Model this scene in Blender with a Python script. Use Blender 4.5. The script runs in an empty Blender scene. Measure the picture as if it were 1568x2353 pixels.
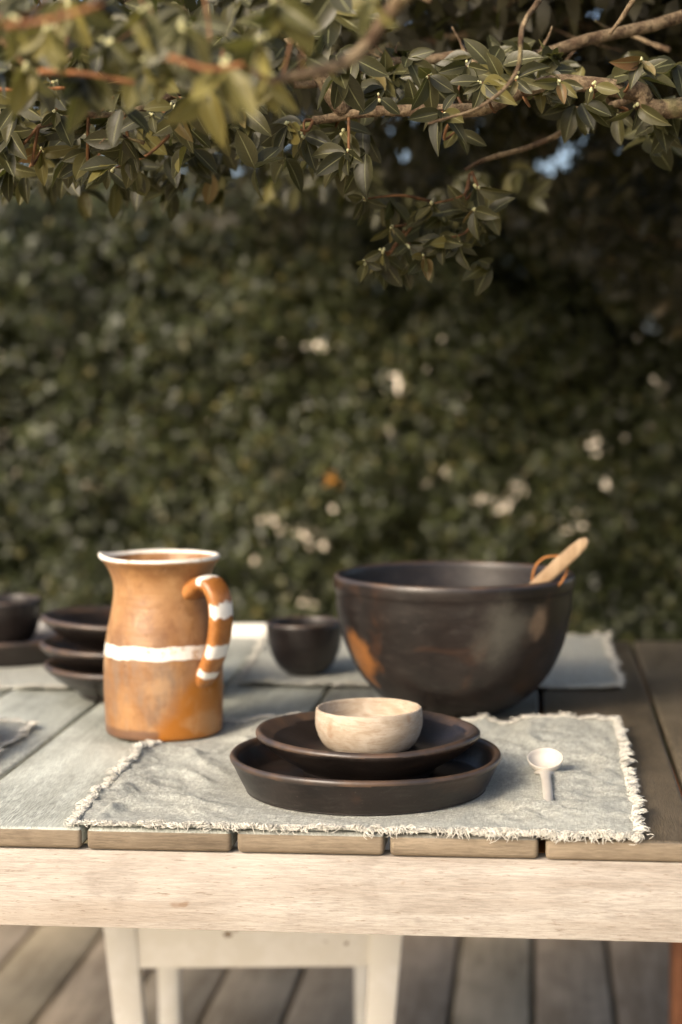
import bpy, bmesh, math, random
import numpy as np
from mathutils import Vector, Matrix, noise

rng = np.random.default_rng(7)
random.seed(7)
S = bpy.context.scene
COL = S.collection

# ------------------------------------------------------------------ camera
YAW, PITCH, ROLL = 0.10741, 0.07770, -0.00703
CAM = np.array([0.28473, -1.67845, 1.18383])
FPX, CX, CY = 4200.0, 784.0, 1176.5            # measured on a 1568 x 2353 frame
_f = np.array([-math.sin(YAW) * math.cos(PITCH), math.cos(YAW) * math.cos(PITCH), -math.sin(PITCH)])
_r = np.array([math.cos(YAW), math.sin(YAW), 0.0])
_u = np.cross(_r, _f)
RT = _r * math.cos(ROLL) + _u * math.sin(ROLL)
UP = -_r * math.sin(ROLL) + _u * math.cos(ROLL)
FW = _f
cam_d = bpy.data.cameras.new('camera')
cam = bpy.data.objects.new('camera', cam_d)
COL.objects.link(cam)
cam.matrix_world = Matrix(((RT[0], UP[0], -FW[0], CAM[0]), (RT[1], UP[1], -FW[1], CAM[1]),
                           (RT[2], UP[2], -FW[2], CAM[2]), (0, 0, 0, 1)))
cam_d.sensor_fit = 'HORIZONTAL'
cam_d.sensor_width = 24.0
cam_d.lens = FPX / 1568 * 24.0
cam_d.clip_start = 0.05
cam_d.clip_end = 500
cam_d.dof.use_dof = True
cam_d.dof.focus_distance = 1.78
cam_d.dof.aperture_fstop = 3.1
cam_d.dof.aperture_blades = 0
S.camera = cam


def at(x, y, Y):
    """world point at depth Y (metres behind the table's front edge) seen at frame position x, y"""
    d = FW + RT * (x - CX) / FPX - UP * (y - CY) / FPX
    return CAM + d * ((Y - CAM[1]) / d[1])


# ------------------------------------------------------------------ sky, sun, exposure
SUN_EL, SUN_AZ = math.radians(31), math.radians(216)     # azimuth clockwise from +Y
W = bpy.data.worlds.new('World')
S.world = W
W.use_nodes = True
wn = W.node_tree.nodes
wn.clear()
sky = wn.new('ShaderNodeTexSky')
sky.sky_type = 'NISHITA'
sky.sun_disc = False
sky.sun_elevation = SUN_EL
sky.sun_rotation = SUN_AZ
sky.dust_density = 4.5
sky.air_density = 0.75
sky.ozone_density = 0.3
bg = wn.new('ShaderNodeBackground')
bg.inputs[1].default_value = 0.15
wo = wn.new('ShaderNodeOutputWorld')
W.node_tree.links.new(sky.outputs[0], bg.inputs[0])
W.node_tree.links.new(bg.outputs[0], wo.inputs[0])
sd = bpy.data.lights.new('sun', 'SUN')
sd.energy = 1.35
sd.angle = math.radians(20)
sd.color = (1.0, 0.88, 0.73)
sun = bpy.data.objects.new('sun', sd)
COL.objects.link(sun)
sdir = Vector((math.sin(SUN_AZ) * math.cos(SUN_EL), math.cos(SUN_AZ) * math.cos(SUN_EL), math.sin(SUN_EL)))
sun.rotation_euler = sdir.to_track_quat('Z', 'Y').to_euler()
S.view_settings.view_transform = 'Standard'
S.view_settings.look = 'None'
S.view_settings.exposure = 1.06
S.view_settings.gamma = 1.0
S.render.engine = 'CYCLES'
S.cycles.use_denoising = True
S.cycles.max_bounces = 6
S.cycles.diffuse_bounces = 3
S.cycles.glossy_bounces = 3
S.cycles.transmission_bounces = 3
S.cycles.sample_clamp_indirect = 6


# ------------------------------------------------------------------ materials
class NT:
    def __init__(self, name, rough=0.6, spec=0.4):
        self.m = bpy.data.materials.new(name)
        self.m.use_nodes = True
        self.t = self.m.node_tree
        self.p = self.t.nodes['Principled BSDF']
        self.p.inputs['Roughness'].default_value = rough
        self.p.inputs['Specular IOR Level'].default_value = spec
        self._tc = None

    def n(self, kind, **kw):
        nd = self.t.nodes.new(kind)
        for k, v in kw.items():
            setattr(nd, k, v)
        return nd

    def put(self, sock, v):
        if isinstance(v, bpy.types.NodeSocket):
            self.t.links.new(v, sock)
        elif isinstance(v, (tuple, list)) and len(v) == 3 and sock.type == 'RGBA':
            sock.default_value = (*v, 1)
        else:
            sock.default_value = v

    def obj(self):
        if not self._tc:
            self._tc = self.n('ShaderNodeTexCoord')
        return self._tc.outputs['Object']

    def math(self, op, a, b=0.0, c=None, clamp=False):
        nd = self.n('ShaderNodeMath', operation=op, use_clamp=clamp)
        self.put(nd.inputs[0], a)
        self.put(nd.inputs[1], b)
        if c is not None:
            self.put(nd.inputs[2], c)
        return nd.outputs[0]

    def vmath(self, op, a, b):
        nd = self.n('ShaderNodeVectorMath', operation=op)
        self.put(nd.inputs[0], a)
        self.put(nd.inputs[1], b)
        return nd.outputs[0]

    def scaled(self, v, s, off=None):
        o = self.vmath('MULTIPLY', v, s)
        if off is not None:
            o = self.vmath('ADD', o, off)
        return o

    def noise(self, v, scale=5, detail=4, rough=0.55, dist=0.0):
        nd = self.n('ShaderNodeTexNoise')
        self.put(nd.inputs['Vector'], v)
        nd.inputs['Scale'].default_value = scale
        nd.inputs['Detail'].default_value = detail
        nd.inputs['Roughness'].default_value = rough
        nd.inputs['Distortion'].default_value = dist
        return nd.outputs['Fac']

    def ramp(self, f, lo, hi, smooth=True):
        nd = self.n('ShaderNodeMapRange', interpolation_type='SMOOTHSTEP' if smooth else 'LINEAR')
        self.put(nd.inputs[0], f)
        nd.inputs[1].default_value = lo
        nd.inputs[2].default_value = hi
        return nd.outputs[0]

    def mix(self, f, a, b, mode='MIX'):
        nd = self.n('ShaderNodeMix', data_type='RGBA', blend_type=mode)
        self.put(nd.inputs[0], f)
        self.put(nd.inputs[6], a)
        self.put(nd.inputs[7], b)
        return nd.outputs[2]

    def bump(self, h, dist=0.001, strength=0.6):
        nd = self.n('ShaderNodeBump')
        nd.inputs['Strength'].default_value = strength
        nd.inputs['Distance'].default_value = dist
        self.put(nd.inputs['Height'], h)
        self.t.links.new(nd.outputs[0], self.p.inputs['Normal'])

    def color(self, c):
        self.put(self.p.inputs['Base Color'], c)

    def rough(self, c):
        self.put(self.p.inputs['Roughness'], c)

    def xyz(self, v=None):
        nd = self.n('ShaderNodeSeparateXYZ')
        self.put(nd.inputs[0], v if v is not None else self.obj())
        return nd.outputs

    def rand(self):
        return self.n('ShaderNodeObjectInfo').outputs['Random']


def wood(name, dark, light, grain, tint=False, rough=0.6, contrast=(0.3, 0.75), fleck=0.35, bump=0.0008, spec=0.3):
    """grain: 'X','Y','Z' axis along which fibres run"""
    k = NT(name, rough, spec)
    off = k.math('MULTIPLY', k.rand(), 37.0)
    cb = k.n('ShaderNodeCombineXYZ')
    for i in range(3):
        k.put(cb.inputs[i], off)
    v = k.vmath('ADD', k.obj(), cb.outputs[0])
    g = {'X': (0.08, 1, 1), 'Y': (1, 0.08, 1), 'Z': (1, 1, 0.08)}[grain]
    vs = k.scaled(v, g)
    f1 = k.noise(vs, 60, 6, 0.65, 0.5)
    f2 = k.noise(vs, 700, 4, 0.75)
    f3 = k.noise(v, 5, 4)
    c = k.mix(k.ramp(f1, *contrast), dark, light)
    c = k.mix(k.math('MULTIPLY', k.ramp(f2, 0.62, 0.35), fleck), c, tuple(x * 0.45 for x in dark))
    c = k.mix(k.math('MULTIPLY', k.ramp(f3, 0.4, 0.7), 0.45), c, tuple(x * 1.2 for x in light))
    f4 = k.noise(k.scaled(v, tuple(0.4 + 0.6 * q for q in g)), 13, 5, 0.65, 0.8)
    c = k.mix(k.math('MULTIPLY', k.ramp(f4, 0.52, 0.72), 0.4), c, tuple(x * 0.62 for x in dark))
    if tint:
        oi = k.n('ShaderNodeObjectInfo')
        c = k.mix(1.0, c, oi.outputs['Color'], 'MULTIPLY')
    k.color(c)
    k.bump(k.math('ADD', f2, k.math('MULTIPLY', f1, 0.6)), bump, 0.7)
    return k


M = {}
M['plank_top'] = wood('weathered_plank', (0.30, 0.295, 0.265), (0.56, 0.56, 0.52), 'Y', tint=True, rough=0.42, fleck=0.8, bump=0.0016, spec=0.5).m
M['plank_end'] = wood('sawn_plank_end', (0.13, 0.097, 0.062), (0.25, 0.20, 0.137), 'X', rough=0.65, fleck=0.5).m
# apron: pale planed hardwood with a few darker knots
k = wood('pale_apron_wood', (0.33, 0.285, 0.235), (0.475, 0.44, 0.385), 'X', rough=0.62, fleck=0.42)
base = k.p.inputs['Base Color'].links[0].from_socket
kn = k.noise(k.scaled(k.obj(), (0.5, 1, 1)), 55, 2)
base = k.mix(k.math('MULTIPLY', k.ramp(kn, 0.70, 0.78), 0.6), base, (0.17, 0.09, 0.04))
kw_ = k.noise(k.scaled(k.obj(), (0.12, 1, 1)), 9, 3, 0.5, 1.0)
base = k.mix(k.math('MULTIPLY', k.ramp(kw_, 0.5, 0.7), 0.3), base, (0.33, 0.265, 0.195))
pf = k.noise(k.scaled(k.obj(), (0.10, 1, 1)), 480, 3, 0.7)
base = k.mix(k.math('MULTIPLY', k.ramp(pf, 0.60, 0.68), 0.7), base, (0.17, 0.12, 0.08))
k.color(base)
M['apron'] = k.m
M['red_wood'] = wood('reddish_hardwood', (0.16, 0.06, 0.03), (0.30, 0.13, 0.06), 'Z', rough=0.5).m
M['batten'] = wood('orange_batten', (0.30, 0.12, 0.03), (0.50, 0.22, 0.07), 'Y', rough=0.5).m
M['deck'] = wood('weathered_deck', (0.30, 0.24, 0.165), (0.56, 0.47, 0.35), 'Y', tint=True, rough=0.6, fleck=0.45).m
M['spoon_wood'] = wood('pale_spoon_wood', (0.30, 0.19, 0.10), (0.50, 0.36, 0.22), 'Z', rough=0.6, fleck=0.35).m
# pale turned wood of the small bowl: washed grain with brown streaks
k = NT('pale_bowl_wood', 0.6, 0.25)
v = k.scaled(k.obj(), (1, 1, 2.2))
a = k.noise(v, 22, 6, 0.6, 1.4)
b = k.noise(k.vmath('ADD', k.scaled(k.obj(), (0.5, 1, 5)), k.scaled(k.obj(), (0, 0, 0))), 120, 6, 0.7, 0.8)
c = k.mix(k.ramp(a, 0.3, 0.72), (0.34, 0.27, 0.19), (0.48, 0.405, 0.315))
c = k.mix(k.math('MULTIPLY', k.ramp(b, 0.52, 0.36), 0.6), c, (0.27, 0.185, 0.115))
d = k.noise(k.obj(), 40, 3)
c = k.mix(k.math('MULTIPLY', k.ramp(d, 0.62, 0.75), 0.6), c, (0.26, 0.15, 0.08))
k.color(c)
k.bump(b, 0.0004, 0.6)
M['bowl_wood'] = k.m


def clay(name, flame=None, pale=None, rough=0.40):
    k = NT(name, rough, 0.45)
    v = k.obj()
    a = k.noise(v, 9, 5, 0.6, 0.5)
    b = k.noise(k.scaled(v, (1, 1, 5)), 40, 4)
    c = k.mix(k.ramp(a, 0.32, 0.7), (0.0075, 0.0056, 0.0048), (0.021, 0.0155, 0.0130))
    c = k.mix(k.math('MULTIPLY', k.ramp(b, 0.5, 0.75), 0.4), c, (0.040, 0.031, 0.026))
    f3 = k.noise(v, 14, 3, 0.5, 0.8)
    c = k.mix(k.math('MULTIPLY', k.ramp(f3, 0.58, 0.72), 0.35), c, (0.075, 0.034, 0.017))
    for spot, col, hard in (flame or []):
        vd = k.n('ShaderNodeVectorMath', operation='DISTANCE')
        k.put(vd.inputs[0], k.scaled(v, spot[3]))
        vd.inputs[1].default_value = tuple(spot[i] * spot[3][i] for i in range(3))
        dist = k.math('ADD', vd.outputs['Value'], k.math('MULTIPLY', k.math('SUBTRACT', k.noise(v, 26, 5, 0.65), 0.5), spot[4] * 2.2))
        c = k.mix(k.math('MULTIPLY', k.ramp(dist, spot[4] * hard + spot[4] * (1 - hard) * 1.4, spot[4] * hard), 0.92), c, col)
    sp_ = k.noise(v, 330, 3, 0.7)
    c = k.mix(k.math('MULTIPLY', k.ramp(sp_, 0.66, 0.72), 0.5), c, (0.13, 0.10, 0.08))
    rub = k.noise(k.scaled(v, (1, 1, 2.2)), 34, 7, 0.78, 0.6)
    c = k.mix(k.math('MULTIPLY', k.ramp(rub, 0.53, 0.66), 0.5), c, (0.036, 0.031, 0.027))
    # fired rims, rubbed lighter and browner where the clay is thin
    k.color(c)
    rr = k.noise(v, 30, 4)
    k.rough(k.math('ADD', k.math('MULTIPLY', rr, 0.28), rough - 0.20))
    fine = k.noise(v, 260, 3)
    k.bump(k.math('ADD', k.math('MULTIPLY', b, 0.35), k.math('MULTIPLY', fine, 0.6)), 0.0007, 0.5)
    return k.m


M['clay'] = clay('smoked_black_clay')
M['clay_rim'] = None
k = NT('rubbed_clay_rim', 0.38, 0.5)
a = k.noise(k.obj(), 25, 4)
c = k.mix(k.ramp(a, 0.35, 0.68), (0.034, 0.026, 0.022), (0.082, 0.050, 0.031))
k.color(c)
k.bump(k.noise(k.obj(), 200, 3), 0.0006, 0.4)
M['clay_rim'] = k.m

# jug: honey slip glaze, grey-brown bloom, white slip stripes
k = NT('honey_glazed_jug', 0.4, 0.45)
v = k.obj()
X, Yc, Z = k.xyz()
a = k.noise(v, 13, 6, 0.6, 0.6)
a2 = k.noise(k.scaled(v, (1, 1, 0.35)), 36, 5, 0.6)
c = k.mix(k.ramp(a, 0.33, 0.68), (0.20, 0.088, 0.027), (0.36, 0.195, 0.080))
bloom = k.math('MULTIPLY', k.ramp(a2, 0.38, 0.66), k.ramp(Z, 0.150, 0.07))
c = k.mix(k.math('MULTIPLY', bloom, 0.9), c, (0.19, 0.125, 0.08))
u = k.math('ADD', k.math('ADD', X, k.math('MULTIPLY', Z, -0.55)), k.math('MULTIPLY', a, 0.05))
cr_ = k.noise(k.scaled(v, (1, 1, 0.6)), 48, 8, 0.78, 0.4)
c = k.mix(k.math('MULTIPLY', k.ramp(cr_, 0.50, 0.58), 0.38), c, (0.145, 0.062, 0.024))
st_ = k.noise(k.scaled(v, (1, 1, 0.12)), 110, 5, 0.7)
c = k.mix(k.math('MULTIPLY', k.ramp(st_, 0.56, 0.68), 0.32), c, (0.44, 0.29, 0.15))
glz = k.math('MULTIPLY', k.ramp(u, 0.012, 0.042), k.ramp(Z, 0.09, 0.06))
c = k.mix(glz, c, (0.32, 0.115, 0.014))
patch = k.noise(v, 24, 3, 0.5, 0.3)
c = k.mix(k.math('MULTIPLY', k.ramp(patch, 0.54, 0.70), 0.45), c, (0.42, 0.25, 0.12))
spk = k.noise(v, 150, 2)
c = k.mix(k.ramp(spk, 0.73, 0.77), c, (0.07, 0.03, 0.01))
foot = k.math('MULTIPLY', k.ramp(k.math('ADD', Z, k.math('MULTIPLY', a2, 0.008)), 0.019, 0.014), k.ramp(X, 0.012, 0.004))
c = k.mix(k.math('MULTIPLY', foot, 0.85), c, (0.11, 0.055, 0.03))
wob = k.math('MULTIPLY', k.math('SUBTRACT', k.noise(k.scaled(v, (1, 1, 0.0)), 30, 3), 0.5), 0.009)
zb = k.math('ADD', Z, wob)
band = k.math('MULTIPLY', k.ramp(zb, 0.0945, 0.0960), k.ramp(zb, 0.1115, 0.1100))
inside = k.ramp(k.math('SQRT', k.math('ADD', k.math('MULTIPLY', X, X), k.math('MULTIPLY', Yc, Yc))), 0.0535, 0.0545)
band = k.math('MULTIPLY', band, inside)
rim = k.ramp(k.math('ADD', Z, k.math('MULTIPLY', wob, 0.25)), 0.2082, 0.2094)
wt = k.math('MAXIMUM', band, rim)
wc = k.mix(k.ramp(k.noise(v, 90, 6, 0.75), 0.52, 0.68), (0.72, 0.68, 0.60), (0.42, 0.29, 0.17))
c = k.mix(wt, c, wc)
k.color(c)
k.rough(k.math('ADD', k.math('MULTIPLY', a2, 0.35), k.math('SUBTRACT', 0.28, k.math('MULTIPLY', glz, 0.15))))
k.bump(k.math('ADD', k.math('ADD', a2, k.math('MULTIPLY', wt, 0.8)), k.math('ADD', k.math('MULTIPLY', k.noise(v, 120, 3), 0.4), k.math('MULTIPLY', k.noise(k.scaled(v, (0.15, 0.15, 1)), 170, 3), 0.9))), 0.0011, 0.55)
M['jug'] = k.m
k = NT('honey_glazed_handle', 0.35, 0.45)
a = k.noise(k.obj(), 30, 5, 0.6, 0.6)
c = k.mix(k.ramp(a, 0.35, 0.66), (0.24, 0.085, 0.018), (0.38, 0.16, 0.042))
tz = k.n('ShaderNodeAttribute', attribute_name='along').outputs['Fac']
tt = k.math('ADD', tz, k.math('MULTIPLY', k.math('SUBTRACT', k.noise(k.obj(), 70, 3), 0.5), 0.06))
ac = k.n('ShaderNodeAttribute', attribute_name='outer').outputs['Fac']
wt = None
for t0, w_ in ((0.25, 0.030), (0.43, 0.036), (0.61, 0.040), (0.78, 0.036)):
    b_ = k.math('MULTIPLY', k.ramp(tt, t0 - w_, t0 - w_ + 0.012), k.ramp(tt, t0 + w_, t0 + w_ - 0.012))
    wt = b_ if wt is None else k.math('MAXIMUM', wt, b_)
wt = k.math('MULTIPLY', wt, k.ramp(ac, 0.35, 0.5))
k.color(k.mix(wt, c, (0.76, 0.72, 0.64)))
k.bump(k.math('ADD', a, wt), 0.0008, 0.5)
M['jug_handle'] = k.m
k = NT('white_ceramic', 0.35, 0.5)
a = k.noise(k.obj(), 60, 4)
k.color(k.mix(a, (0.46, 0.42, 0.36), (0.58, 0.54, 0.47)))
k.bump(a, 0.0004, 0.4)
M['ceramic'] = k.m
k = NT('tan_leather_cord', 0.6)
k.color(k.mix(k.noise(k.obj(), 120, 3), (0.36, 0.13, 0.03), (0.50, 0.22, 0.06)))
M['cord'] = k.m

# linen: plain weave, thread-by-thread relief, faint sage cast
k = NT('washed_linen', 0.9, 0.1)
v = k.obj()
X, Yc, Z = k.xyz()
wx = k.math('SINE', k.math('MULTIPLY', X, 4200.0))
wy = k.math('SINE', k.math('MULTIPLY', Yc, 4200.0))
wv = k.math('MULTIPLY', wx, wy)
sx = k.noise(k.scaled(v, (1, 0.05, 1)), 700, 3)
sy = k.noise(k.scaled(v, (0.05, 1, 1)), 700, 3)
sl = k.math('ADD', sx, sy)
big = k.noise(v, 11, 4)
med = k.noise(v, 330, 4, 0.8)
c = k.mix(k.ramp(sl, 0.75, 1.25), (0.62, 0.62, 0.53), (0.85, 0.86, 0.76))
c = k.mix(k.math('MULTIPLY', k.ramp(med, 0.54, 0.40), 0.6), c, (0.34, 0.335, 0.29))
co_ = k.noise(v, 190, 2, 0.6)
c = k.mix(k.math('MULTIPLY', k.ramp(co_, 0.55, 0.42), 0.35), c, (0.38, 0.375, 0.32))
c = k.mix(k.math('MULTIPLY', k.ramp(big, 0.4, 0.7), 0.35), c, (0.62, 0.645, 0.58))
k.color(c)
k.bump(k.math('ADD', k.math('ADD', wv, k.math('MULTIPLY', sl, 1.5)), k.math('MULTIPLY', med, 4.0)), 0.0010, 0.9)
M['linen'] = k.m
k = NT('linen_thread', 0.9, 0.1)
at_ = k.n('ShaderNodeAttribute', attribute_name='rnd').outputs['Fac']
k.color(k.mix(at_, (0.46, 0.435, 0.37), (0.70, 0.675, 0.59)))
M['thread'] = k.m

k = NT('chipped_white_paint', 0.45, 0.4)
v = k.obj()
n1 = k.noise(v, 20, 4, 0.6)
n2 = k.noise(v, 5, 2)
c = k.mix(k.ramp(k.noise(v, 30, 4), 0.4, 0.7), (0.80, 0.775, 0.69), (0.86, 0.84, 0.77))
chip = k.ramp(k.math('ADD', n1, k.math('MULTIPLY', n2, 0.3)), 0.825, 0.85)
c = k.mix(chip, c, (0.24, 0.165, 0.095))
k.color(c)
k.bump(k.math('SUBTRACT', k.math('MULTIPLY', n1, 0.3), chip), 0.0015, 0.6)
M['white_paint'] = k.m

k = NT('mottled_bark', 0.85, 0.2)
v = k.obj()
a = k.noise(v, 45, 5, 0.65)
b = k.noise(v, 140, 4, 0.7)
c = k.mix(k.ramp(a, 0.35, 0.68), (0.085, 0.052, 0.030), (0.26, 0.195, 0.115))
c = k.mix(k.math('MULTIPLY', k.ramp(b, 0.55, 0.35), 0.75), c, (0.03, 0.018, 0.01))
c = k.mix(k.math('MULTIPLY', k.ramp(k.noise(v, 22, 3), 0.6, 0.72), 0.55), c, (0.20, 0.18, 0.075))
k.color(c)
k.bump(k.math('ADD', a, b), 0.004, 0.9)
M['bark'] = k.m
k = NT('orange_twig_bark', 0.65, 0.25)
a = k.noise(k.obj(), 80, 4)
k.color(k.mix(k.ramp(a, 0.35, 0.65), (0.15, 0.062, 0.024), (0.30, 0.128, 0.046)))
k.bump(a, 0.001, 0.6)
M['twig'] = k.m
k = NT('brown_stalk_bark', 0.7, 0.25)
a = k.noise(k.obj(), 80, 4)
k.color(k.mix(k.ramp(a, 0.35, 0.65), (0.085, 0.042, 0.019), (0.20, 0.098, 0.040)))
M['stalk'] = k.m
k = NT('pale_bud', 0.55, 0.3)
k.color(k.mix(k.noise(k.obj(), 300, 2), (0.42, 0.41, 0.17), (0.64, 0.61, 0.36)))
k.p.inputs['Subsurface Weight'].default_value = 0.0
M['bud'] = k.m


def leafmat(name, cols, rib, rough=0.38, use_obj=False, trans=0.25):
    k = NT(name, rough, 0.45)
    r = k.rand() if use_obj else k.n('ShaderNodeAttribute', attribute_name='rnd').outputs['Fac']
    cr = k.n('ShaderNodeValToRGB')
    k.put(cr.inputs[0], r)
    el = cr.color_ramp.elements
    while len(el) < len(cols):
        el.new(0.5)
    for e, (p_, c_) in zip(el, cols):
        e.position = p_
        e.color = (*c_, 1)
    c = cr.outputs[0]
    if rib:
        vv = k.n('ShaderNodeAttribute', attribute_name='across').outputs['Fac']
        uu = k.n('ShaderNodeAttribute', attribute_name='along').outputs['Fac']
        rb = k.ramp(k.math('ABSOLUTE', vv), 0.085, 0.03)
        sv = k.math('SINE', k.math('MULTIPLY', k.math('SUBTRACT', uu, k.math('MULTIPLY', k.math('ABSOLUTE', vv), 0.22)), 52.0))
        c = k.mix(k.math('MULTIPLY', k.ramp(sv, 0.85, 1.0), 0.06), c, rib)
        c = k.mix(k.math('MULTIPLY', rb, 0.85), c, rib)
        ed = k.ramp(k.math('ABSOLUTE', vv), 0.93, 1.0)
        c = k.mix(k.math('MULTIPLY', ed, 0.45), c, tuple(x * 0.8 for x in rib))
        bl = k.noise(k.obj(), 160, 4)
        c = k.mix(k.math('MULTIPLY', k.ramp(bl, 0.68, 0.76), 0.5), c, (0.13, 0.085, 0.03))
        k.bump(k.math('ADD', k.math('MULTIPLY', sv, 0.12), k.math('SUBTRACT', k.math('MULTIPLY', k.noise(k.obj(), 40, 2), 0.5), rb)), 0.0004, 0.4)
    k.color(c)
    if trans:
        tr = k.n('ShaderNodeBsdfTranslucent')
        k.put(tr.inputs[0], k.mix(0.5, c, (0.10, 0.12, 0.015)))
        ms = k.n('ShaderNodeMixShader')
        ms.inputs[0].default_value = trans
        k.t.links.new(k.p.outputs[0], ms.inputs[1])
        k.t.links.new(tr.outputs[0], ms.inputs[2])
        k.t.links.new(ms.outputs[0], k.t.nodes['Material Output'].inputs[0])
    return k.m


LEAF_COLS = [(0.0, (0.030, 0.029, 0.011)), (0.45, (0.048, 0.045, 0.016)), (0.78, (0.078, 0.070, 0.022)), (0.93, (0.17, 0.145, 0.04)), (1.0, (0.15, 0.075, 0.028))]
M['leaf'] = leafmat('glossy_olive_leaf', LEAF_COLS, (0.24, 0.23, 0.10), 0.48, True)
M['golden_leaf'] = leafmat('golden_olive_leaf', [(0.0, (0.06, 0.06, 0.02)), (0.5, (0.12, 0.11, 0.032)), (1.0, (0.26, 0.22, 0.06))], (0.30, 0.28, 0.12), 0.45, True, 0.35)  # paler, yellower leaf colours for the near left sprays
M['spray'] = leafmat('spray_olive_leaf', LEAF_COLS, (0.26, 0.26, 0.12), 0.42, False)
M['foliage'] = leafmat('canopy_foliage', [(0.0, (0.022, 0.019, 0.009)), (0.5, (0.034, 0.030, 0.013)), (0.85, (0.055, 0.048, 0.019)), (1.0, (0.13, 0.07, 0.025))], None, 0.5)
M['hedge_leaf'] = leafmat('hedge_foliage', [(0.0, (0.010, 0.0125, 0.005)), (0.4, (0.027, 0.034, 0.012)), (0.75, (0.071, 0.083, 0.027)), (0.93, (0.15, 0.125, 0.038)), (1.0, (0.60, 0.27, 0.05))], None, 0.43, trans=0.2)
k = NT('soil_and_dry_grass', 0.95, 0.1)
v = k.obj()
c = k.mix(k.ramp(k.noise(v, 3, 5), 0.4, 0.62), (0.12, 0.085, 0.05), (0.17, 0.17, 0.07))
c = k.mix(k.math('MULTIPLY', k.noise(v, 60, 4), 0.6), c, (0.22, 0.19, 0.10))
k.color(c)
k.bump(k.noise(v, 50, 5), 0.02, 0.8)
M['ground'] = k.m
k = NT('added_wall_plaster', 0.9, 0.1)  # added wall, kept very pale so the hedge gaps read bright
k.color(k.mix(k.noise(k.obj(), 2, 5), (0.74, 0.63, 0.47), (0.82, 0.74, 0.60)))
k.bump(k.noise(k.obj(), 40, 4), 0.01, 0.5)
M['plaster'] = k.m


# ------------------------------------------------------------------ mesh helpers
def link(name, mesh, parent=None, loc=None):
    o = bpy.data.objects.new(name, mesh)
    COL.objects.link(o)
    if parent is not None:
        o.parent = parent
    if loc is not None:
        o.location = loc
    return o


def empty(name, loc, rz=0.0):
    o = bpy.data.objects.new(name, None)
    o.empty_display_size = 0.05
    COL.objects.link(o)
    o.location = loc
    o.rotation_euler = (0, 0, rz)
    return o


def tag(o, label=None, cat=None, group=None, kind=None):
    for kk, vv in (('label', label), ('category', cat), ('group', group), ('kind', kind)):
        if vv:
            o[kk] = vv
    return o


def mesh_of(name, V, F, mats, smooth=True, mi=None, attrs=None):
    me = bpy.data.meshes.new(name)
    me.from_pydata([tuple(map(float, p)) for p in V], [], F)
    for m in (mats if isinstance(mats, (list, tuple)) else [mats]):
        me.materials.append(m)
    if smooth:
        me.polygons.foreach_set('use_smooth', [True] * len(F))
    if mi is not None:
        me.polygons.foreach_set('material_index', mi)
    for an, arr in (attrs or {}).items():
        a = me.attributes.new(an, 'FLOAT', 'POINT')
        a.data.foreach_set('value', np.asarray(arr, dtype=np.float32))
    me.update()
    return me


def big_mesh(name, V, F, mat, attrs=None, smooth=False):
    """fast path: V (n,3) array, F (m,k) int array"""
    me = bpy.data.meshes.new(name)
    n, m, kx = len(V), len(F), F.shape[1]
    me.vertices.add(n)
    me.vertices.foreach_set('co', np.ascontiguousarray(V, dtype=np.float32).ravel())
    me.loops.add(m * kx)
    me.loops.foreach_set('vertex_index', np.ascontiguousarray(F, dtype=np.int32).ravel())
    me.polygons.add(m)
    me.polygons.foreach_set('loop_start', np.arange(0, m * kx, kx, dtype=np.int32))
    me.polygons.foreach_set('loop_total', np.full(m, kx, dtype=np.int32))
    if smooth:
        me.polygons.foreach_set('use_smooth', np.ones(m, dtype=bool))
    me.materials.append(mat)
    for an, arr in (attrs or {}).items():
        a = me.attributes.new(an, 'FLOAT', 'POINT')
        a.data.foreach_set('value', np.asarray(arr, dtype=np.float32))
    me.update(calc_edges=True)
    return me


def box_bm(lo, hi, bev=0.0, seg=2, bm=None):
    own = bm is None
    bm2 = bmesh.new()
    vs = [bm2.verts.new((x, y, z)) for x in (lo[0], hi[0]) for y in (lo[1], hi[1]) for z in (lo[2], hi[2])]
    for f in ((0, 1, 3, 2), (4, 6, 7, 5), (0, 4, 5, 1), (2, 3, 7, 6), (0, 2, 6, 4), (1, 5, 7, 3)):
        bm2.faces.new([vs[i] for i in f])
    bmesh.ops.recalc_face_normals(bm2, faces=bm2.faces)
    if bev:
        bmesh.ops.bevel(bm2, geom=list(bm2.edges), offset=bev, segments=seg, profile=0.5, affect='EDGES')
    if own:
        return bm2
    me = bpy.data.meshes.new('tmp')
    bm2.to_mesh(me)
    bm.from_mesh(me)
    bpy.data.meshes.remove(me)
    bm2.free()
    return bm


def bm_mesh(name, bm, mats, smooth=True):
    me = bpy.data.meshes.new(name)
    bm.to_mesh(me)
    bm.free()
    for m in (mats if isinstance(mats, (list, tuple)) else [mats]):
        me.materials.append(m)
    if smooth:
        for p in me.polygons:
            p.use_smooth = True
        me.set_sharp_from_angle(angle=math.radians(40))
    return me


def resample(pts, n):
    """Catmull-Rom through pts, n points"""
    P = np.asarray(pts, float)
    if len(P) == 2:
        t = np.linspace(0, 1, n)[:, None]
        return P[0] * (1 - t) + P[1] * t
    Q = np.vstack([2 * P[0] - P[1], P, 2 * P[-1] - P[-2]])
    out = []
    for s in np.linspace(0, len(P) - 1 - 1e-9, n):
        i = int(s)
        t = s - i
        a, b, c, d = Q[i], Q[i + 1], Q[i + 2], Q[i + 3]
        out.append(0.5 * (2 * b + (c - a) * t + (2 * a - 5 * b + 4 * c - d) * t * t + (3 * b - a - 3 * c + d) * t ** 3))
    return np.array(out)


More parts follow.
